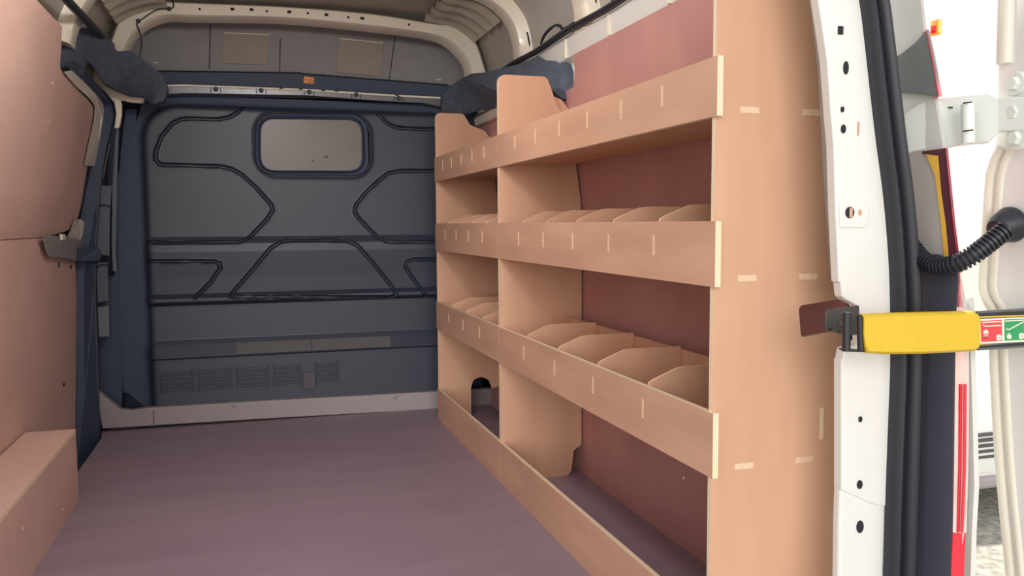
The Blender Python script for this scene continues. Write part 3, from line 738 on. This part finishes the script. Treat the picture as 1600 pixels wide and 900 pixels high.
for k, (ua, ub) in enumerate(((1501, 1497), (1508, 1503))):
    bm = NB(); tube(bm, [onX(ua + 0, 600, XL + .004), onX(ua - 1, 730, XL + .004), onX(ub, 832, XL + .004)], .0032, 6); obj('lens_rib', bm, RED, tl)
bm = NB(); c = onX(1459.5, 43, XL + .03)
box(bm, c.x, c.x + .01, c.y - .012, c.y + .012, c.z - .016, c.z + .016); mk = obj('side_marker', bm, AMBER, tl, bevel=.004)
bm = NB(); c = onX(1459, 46, XL + .0295); box(bm, c.x - .002, c.x + .004, c.y - .006, c.y + .006, c.z - .007, c.z + .007); obj('marker_reflector', bm, RED, mk)
# outer body corner behind the lamp
bm = NB()
prism(bm, [onX(u, v, XL + .012) for u, v in [(1300, -420), (1340, -200), (1375, 0), (1390, 200), (1405, 450), (1405, 900), (1395, 1250), (1500, 1250), (1500, 900), (1512, 800), (1512, 480), (1498, 404), (1480, 231), (1465, 140), (1449, 44), (1425, -200), (1400, -420)]], (.05, .058, 0))
tag(obj('rear_quarter_panel', bm, WHITE, bevel=.01), 'white rear corner bodywork around the tail light', 'van bodywork')
bm = NB(); A = [onX(u, v, 1.355) for u, v in [(1522, 470), (1527, 640), (1530, 760), (1526, 830), (1521, 1000)]]
loft(bm, [[p + Vector((-.012, -.0, 0)), p, p + Vector((.05, .05, 0)), p + Vector((.02, .09, 0))] for p in A], closed=True)
tag(obj('bumper_end', bm, WHITE, smooth=True), 'white bodywork edge just outside the red tail light lens', 'van bodywork')

# ================================================================== OPEN DOOR
XD = 1.40
vd = thing('rear_door', 'open white rear door with its inner face towards the doorway', 'van door', (XD + .03, 1.0, 0))
edge_px = [(1572, -420), (1565, -200), (1560, 0), (1557, 100), (1552, 230), (1536, 270), (1530, 350), (1525, 420), (1524, 450), (1530, 470), (1540, 490), (1541, 560), (1545, 640), (1550, 720), (1557, 800), (1567, 900), (1575, 1000), (1590, 1250)]
E = [onX(u, v, XD) for u, v in edge_px]
zb_, zt_ = E[-1].z, E[0].z
bm = NB(); prism(bm, E + [Vector((XD, .45, zb_)), Vector((XD, .45, zt_))], (.05, 0, 0))
obj('door_shell', bm, WHITE, vd, bevel=.01, seg=3)
for dx, r in ((14, .010), (30, .007)):
    bm = NB(); tube(bm, smooth_path([onX(u + dx, v, XD - .0) for u, v in edge_px[4:]], 3), r, 10); obj('pressed_ridge', bm, mat('door_cream_%d' % dx, (.74, .71, .60), .35), vd, smooth=True)
bm = NB(); tube(bm, smooth_path([onX(u + 14, v, XD - .0) for u, v in edge_px[:4]], 3), .016, 10); obj('pressed_ridge', bm, mat('door_cream_top', (.74, .70, .60), .35), vd, smooth=True)
# hinge
hp = [(1398, 196), (1415, 176), (1435, 162), (1465, 153), (1500, 149), (1545, 145), (1560, 152), (1640, 150)]
hb = [(1404, 244), (1425, 238), (1455, 234), (1478, 231), (1510, 226), (1545, 223), (1560, 206), (1640, 204)]
def xi(u): return 1.29 + (1.385 - 1.29) * (min(max(u, 1400), 1600) - 1400) / 200
bm = NB(); P = [onX(u, v, xi(u)) for u, v in hp]; Q = [onX(u, v, xi(u)) for u, v in hb]
loft(bm, [[a, b, b + Vector((.012, .012, 0)), a + Vector((.012, .012, 0))] for a, b in zip(P, Q)], closed=True)
HW = mat('hinge_white', (.76, .80, .76), .35)
hg = obj('hinge', bm, HW, vd, bevel=.004)
bm = NB(); tube(bm, [onX(1512, 163, 1.322), onX(1513, 224, 1.322)], .012, 14); obj('hinge_pin', bm, HW, hg, smooth=True)
bm = NB(); tube(bm, [onX(1488, 168, 1.33), onX(1470, 168, 1.33)], .002, 6); tube(bm, [onX(1505, 161, 1.31), onX(1518, 159.5, 1.31)], .0015, 6); tube(bm, [onX(1505, 205, 1.31), onX(1520, 203, 1.31)], .0015, 6); obj('hinge_gap', bm, BRKT, hg)
for u, v in ((1588, 131), (1588, 176), (1590, 216)):
    bm = NB(); c = onX(u, v, XD - .016 if v > 140 else XD)
    disc(bm, c, (-1, 0, 0), .024, .005, 24, r2=.9); disc(bm, c + Vector((-.005, 0, 0)), (-1, 0, 0), .015, .010, 6, r2=.85)
    obj('hinge_bolt', bm, HW, hg, bevel=.0015)

# corrugated conduit
cp = [(1405, 372, 1.285), (1424, 385, 1.29), (1436, 400, 1.292), (1450, 411, 1.292), (1470, 416, 1.295), (1494, 412, 1.30), (1518, 400, 1.315), (1540, 384, 1.335), (1560, 368, 1.355), (1574, 357, 1.37)]
path = smooth_path([onX(u, v, x - .02) for u, v, x in cp], 14)
# even resample
L = [0]
for a, b in zip(path, path[1:]): L.append(L[-1] + (b - a).length)
NN = 330; ev = []; j = 0
for k in range(NN):
    s = L[-1] * k / (NN - 1)
    while j < len(L) - 2 and L[j + 1] < s: j += 1
    t = (s - L[j]) / max(1e-9, L[j + 1] - L[j]); ev.append(path[j].lerp(path[j + 1], t))
cn = thing('cable_conduit', 'black corrugated rubber cable conduit sagging between doorway and open door', 'cable conduit', ev[0])
bm = NB(); tube(bm, ev, .016, 20, rfun=lambda i: .0155 + .0028 * (1 if math.sin(i / NN * math.tau * 33) > -.1 else -.6)); obj('corrugated_tube', bm, RUBBER, cn, smooth=True)
c = onX(1580, 350, 1.375)
bm = NB()
def lathe(bm, c, ax, prof, n=28):
    ax = Vector(ax).normalized(); a = ax.cross(Vector((0, 0, 1))).normalized(); b = ax.cross(a)
    rows = [[Vector(c) + ax * h + (a * math.cos(k * math.tau / n) + b * math.sin(k * math.tau / n)) * r for k in range(n)] for h, r in prof]
    R = loft(bm, rows, closed=True); bm.faces.new(R[0]); bm.faces.new(R[-1][::-1])
lathe(bm, (XD - .001, onX(1583, 350, XD).y, onX(1583, 350, XD).z), (-1, 0, -.25), [(0, .034), (.006, .035), (.012, .033), (.02, .031), (.032, .027), (.04, .022), (.046, .018)])
obj('rubber_boot', bm, RUBBER, cn, smooth=True)

# ================================================================== DOOR CHECK STRAP
YS = 1.25
ck = thing('door_check_strap', 'yellow sleeved door check strap reaching from the doorway to the open door', 'door check', onY(1440, 550, YS))
def sp_(u, v):      # strap plane: leans slightly towards the door
    r = ray(u, v); n = Vector((.2, 1, 0)); d = n.dot(Vector((1.02, YS, 0))); return CAM + r * (d / n.dot(r))
out = [(1346, 490.5), (1380, 489.5), (1440, 488), (1519, 486), (1525, 489), (1527, 495), (1526.5, 540), (1524, 546), (1518, 549), (1440, 553), (1380, 553.5), (1353, 552), (1348, 543), (1345.5, 520), (1346, 500)]
P = [sp_(u, v) for u, v in out]
cy = sum(P, Vector()) / len(P); dn = Vector((-.2, -1, 0)).normalized()
bm = NB(); n = len(P)
l0 = [p - dn * .010 for p in P]; l1 = [cy + (p - cy) * 1.0 for p in P]
def shrink(k, e): 
    o = []
    for p in P: 
        q = p.copy(); q.z += (cy.z - p.z) / max(1e-6, abs(cy.z - p.z)) * e if abs(cy.z - p.z) > .01 else 0
        o.append(q + dn * k)
    return o
loft(bm, [l0, P, shrink(.006, .002), shrink(.010, .006)], closed=True); bm.verts.ensure_lookup_table()
bm.faces.new([bm.verts[k] for k in range(n)]); bm.faces.new([bm.verts[3 * n + k] for k in range(n)])
obj('yellow_sleeve', bm, YEL, ck, smooth=True, bevel=.0015)
bm = NB(); prism(bm, [sp_(u, v) for u, v in [(1527, 486.5), (1640, 480), (1640, 540), (1528, 548)]], -dn * .006)
arm = obj('steel_arm', bm, STEEL, ck)
bm = NB(); prism(bm, [sp_(u, v) + dn * .001 for u, v in [(1527.5, 489.5), (1640, 484), (1640, 490), (1532, 494)]], -dn * .001)
prism(bm, [sp_(u, v) + dn * .001 for u, v in [(1533, 540.5), (1640, 533), (1640, 537), (1530, 544)]], -dn * .001); obj('black_stripe', bm, BLACK, arm)
def lab_(px, h, m, name, par):
    bm = NB(); prism(bm, [sp_(u, v) + dn * h for u, v in px], -dn * .0005); return obj(name, bm, m, par)
def L_(x, y): return (1500 + x / 11.25, 480 + y / 11.25)
lp = lab_([L_(305, 165), L_(1500, 120), L_(1500, 580), L_(320, 665)], .0012, YEL, 'label_plate', arm)
lab_([L_(318, 205), L_(345, 188), L_(1500, 145), L_(1500, 610), L_(350, 650), L_(322, 635)], .0016, BRKT, 'label_border', lp)
lw_ = lab_([L_(326, 220), L_(350, 205), L_(1500, 160), L_(1500, 590), L_(355, 640), L_(330, 620)], .002, LABW, 'label_ground', lp)
lab_([L_(350, 240), L_(718, 216), L_(725, 588), L_(358, 612)], .0025, LABR, 'red_field', lp)
lab_([L_(762, 212), L_(1108, 196), L_(1112, 572), L_(770, 588)], .0025, LABG, 'green_field', lp)
def pline(pts, m=LABW, r=.0011):
    bm = NB(); tube(bm, [sp_(*L_(x, y)) + dn * .003 for x, y in pts], r, 6); obj('pictogram_line', bm, m, lp)
pline([(370, 266), (700, 248)]); pline([(378, 302), (420, 332), (700, 316)])
pline([(768, 242), (1092, 224)]); pline([(790, 375), (825, 392), (850, 385), (1092, 255)])
pline([(395, 488), (475, 484)], r=.0006); pline([(400, 508), (470, 505)], r=.0004); pline([(400, 530), (470, 526)], BRKT, .0008)
pline([(800, 480), (850, 450)], r=.0006); pline([(815, 492), (855, 470)], r=.0005)
lab_([L_(395, 462), L_(392, 425), L_(435, 385), L_(482, 420), L_(480, 458)], .003, LABW, 'pictogram_house', lp)
lab_([L_(805, 505), L_(845, 468), L_(885, 490), L_(885, 540), L_(850, 555), L_(810, 540)], .003, LABW, 'pictogram_house', lp)
for x0, y0 in ((625, 0), (1022, -26)):
    lab_([L_(x0, 485 + y0), L_(x0 + 60, 478 + y0), L_(x0 + 85, 500 + y0), L_(x0 + 88, 550 + y0), L_(x0 + 65, 575 + y0), L_(x0, 578 + y0)], .003, LABW, 'pictogram_badge', lp)
    pline([(x0 + 28, 532 + y0), (x0 + 68, 528 + y0)], BRKT, .0008)
# pins and link
bm = NB(); tube(bm, [sp_(1324, 488) + dn * -.002, sp_(1323, 549) + dn * -.002], .0075, 14); obj('hinge_pin', bm, BLACK, ck, smooth=True)
bm = NB(); tube(bm, [sp_(1343.5, 494), sp_(1345, 548)], .006, 12); obj('link_pin', bm, BLACK, ck, smooth=True)
bm = NB()
prism(bm, [sp_(u, v) for u, v in [(1315, 490), (1330, 489), (1352, 493), (1352, 496.5), (1330, 493.5), (1316, 493.5)]], -dn * .012); obj('link_plate', bm, BLACK, ck, bevel=.001); bm = NB()
prism(bm, [sp_(u, v) for u, v in [(1315.5, 545), (1330, 546), (1352, 547), (1352, 550.5), (1330, 550), (1316, 548)]], -dn * .012); obj('link_plate', bm, BLACK, ck, bevel=.001)
bk2 = thing('check_bracket', 'dark grey steel bracket poking through the notch in the plywood end panel', 'bracket', onY(1318, 520, 1.31))
bm = NB(); prism(bm, [onY(u, v, 1.335) for u, v in [(1292, 484), (1343, 477), (1343.5, 524), (1318, 523), (1291, 516), (1290, 500)]], (0, .006, 0)); obj('plate', bm, BRKT, bk2, bevel=.002)
bm = NB(); disc(bm, onY(1312, 505, 1.334), (0, -1, 0), .0045, .003, 16, r2=.8); obj('bolt', bm, STEEL, bk2)
bm = NB(); disc(bm, onY(1297, 514, 1.334), (0, -1, 0), .0028, .001, 12); obj('punched_hole', bm, CAVITY, bk2); bm = NB(); disc(bm, onY(1311, 518, 1.334), (0, -1, 0), .002, .001, 12); obj('punched_hole', bm, CAVITY, bk2)

# ================================================================== OUTSIDE
bm = NB(); box(bm, -40, 40, -40, 40, -.66, -.6)
tag(obj('ground', bm, GRAVEL), kind='structure', label='pale gravel ground outside', cat='ground')
# parked white car seen through the gap by the door
c0 = onZ(1545, 806, -.6)
car = thing('parked_car', 'white parked car glimpsed through the gap beside the open door', 'car', (c0.x + .9, c0.y + 2.2, -.6))
cx, cyy = c0.x - .9, c0.y + .0
bm = NB()
prof_c = [(0, .18), (-.05, .35), (-.02, .62), (.15, .78), (1.0, .95), (1.65, 1.38), (3.0, 1.42), (3.75, 1.0), (4.15, .92), (4.2, .5), (4.1, .2)]
A = [Vector((cx, cyy + y, -.6 + z)) for y, z in prof_c]
prism(bm, A, (1.75, 0, 0)); obj('car_body', bm, CARW, car, bevel=.08, seg=4)
bm = NB()
for k in range(5):
    z = -.6 + .47 - k * .03; box(bm, cx + .1, cx + 1.65, cyy - .058, cyy - .02, z - .007, z + .007)
obj('grille_louvre', bm, BRKT, car)
bm = NB(); box(bm, cx + .05, cx + 1.7, cyy - .03, cyy + .1, -.6 + .16, -.6 + .23); obj('bumper_skirt', bm, SILL, car, bevel=.02)
for sx in (cx + .02, cx + 1.53):
    for wy in (.8, 3.35):
        bm = NB(); tube(bm, [(sx, cyy + wy, -.28), (sx + .2, cyy + wy, -.28)], .32, 28); o = obj('wheel', bm, TYRE, car, smooth=True)
        bm = NB(); tube(bm, [(sx - .005, cyy + wy, -.28), (sx + .205, cyy + wy, -.28)], .2, 20); obj('hub_cap', bm, STEEL, o)
bm = NB(); prism(bm, [Vector((cx - .004, cyy + y, -.6 + z)) for y, z in [(1.2, 1.0), (1.7, 1.32), (2.95, 1.35), (3.5, 1.02)]], (1.758, 0, 0)); obj('car_glass', bm, GLASSD, car)
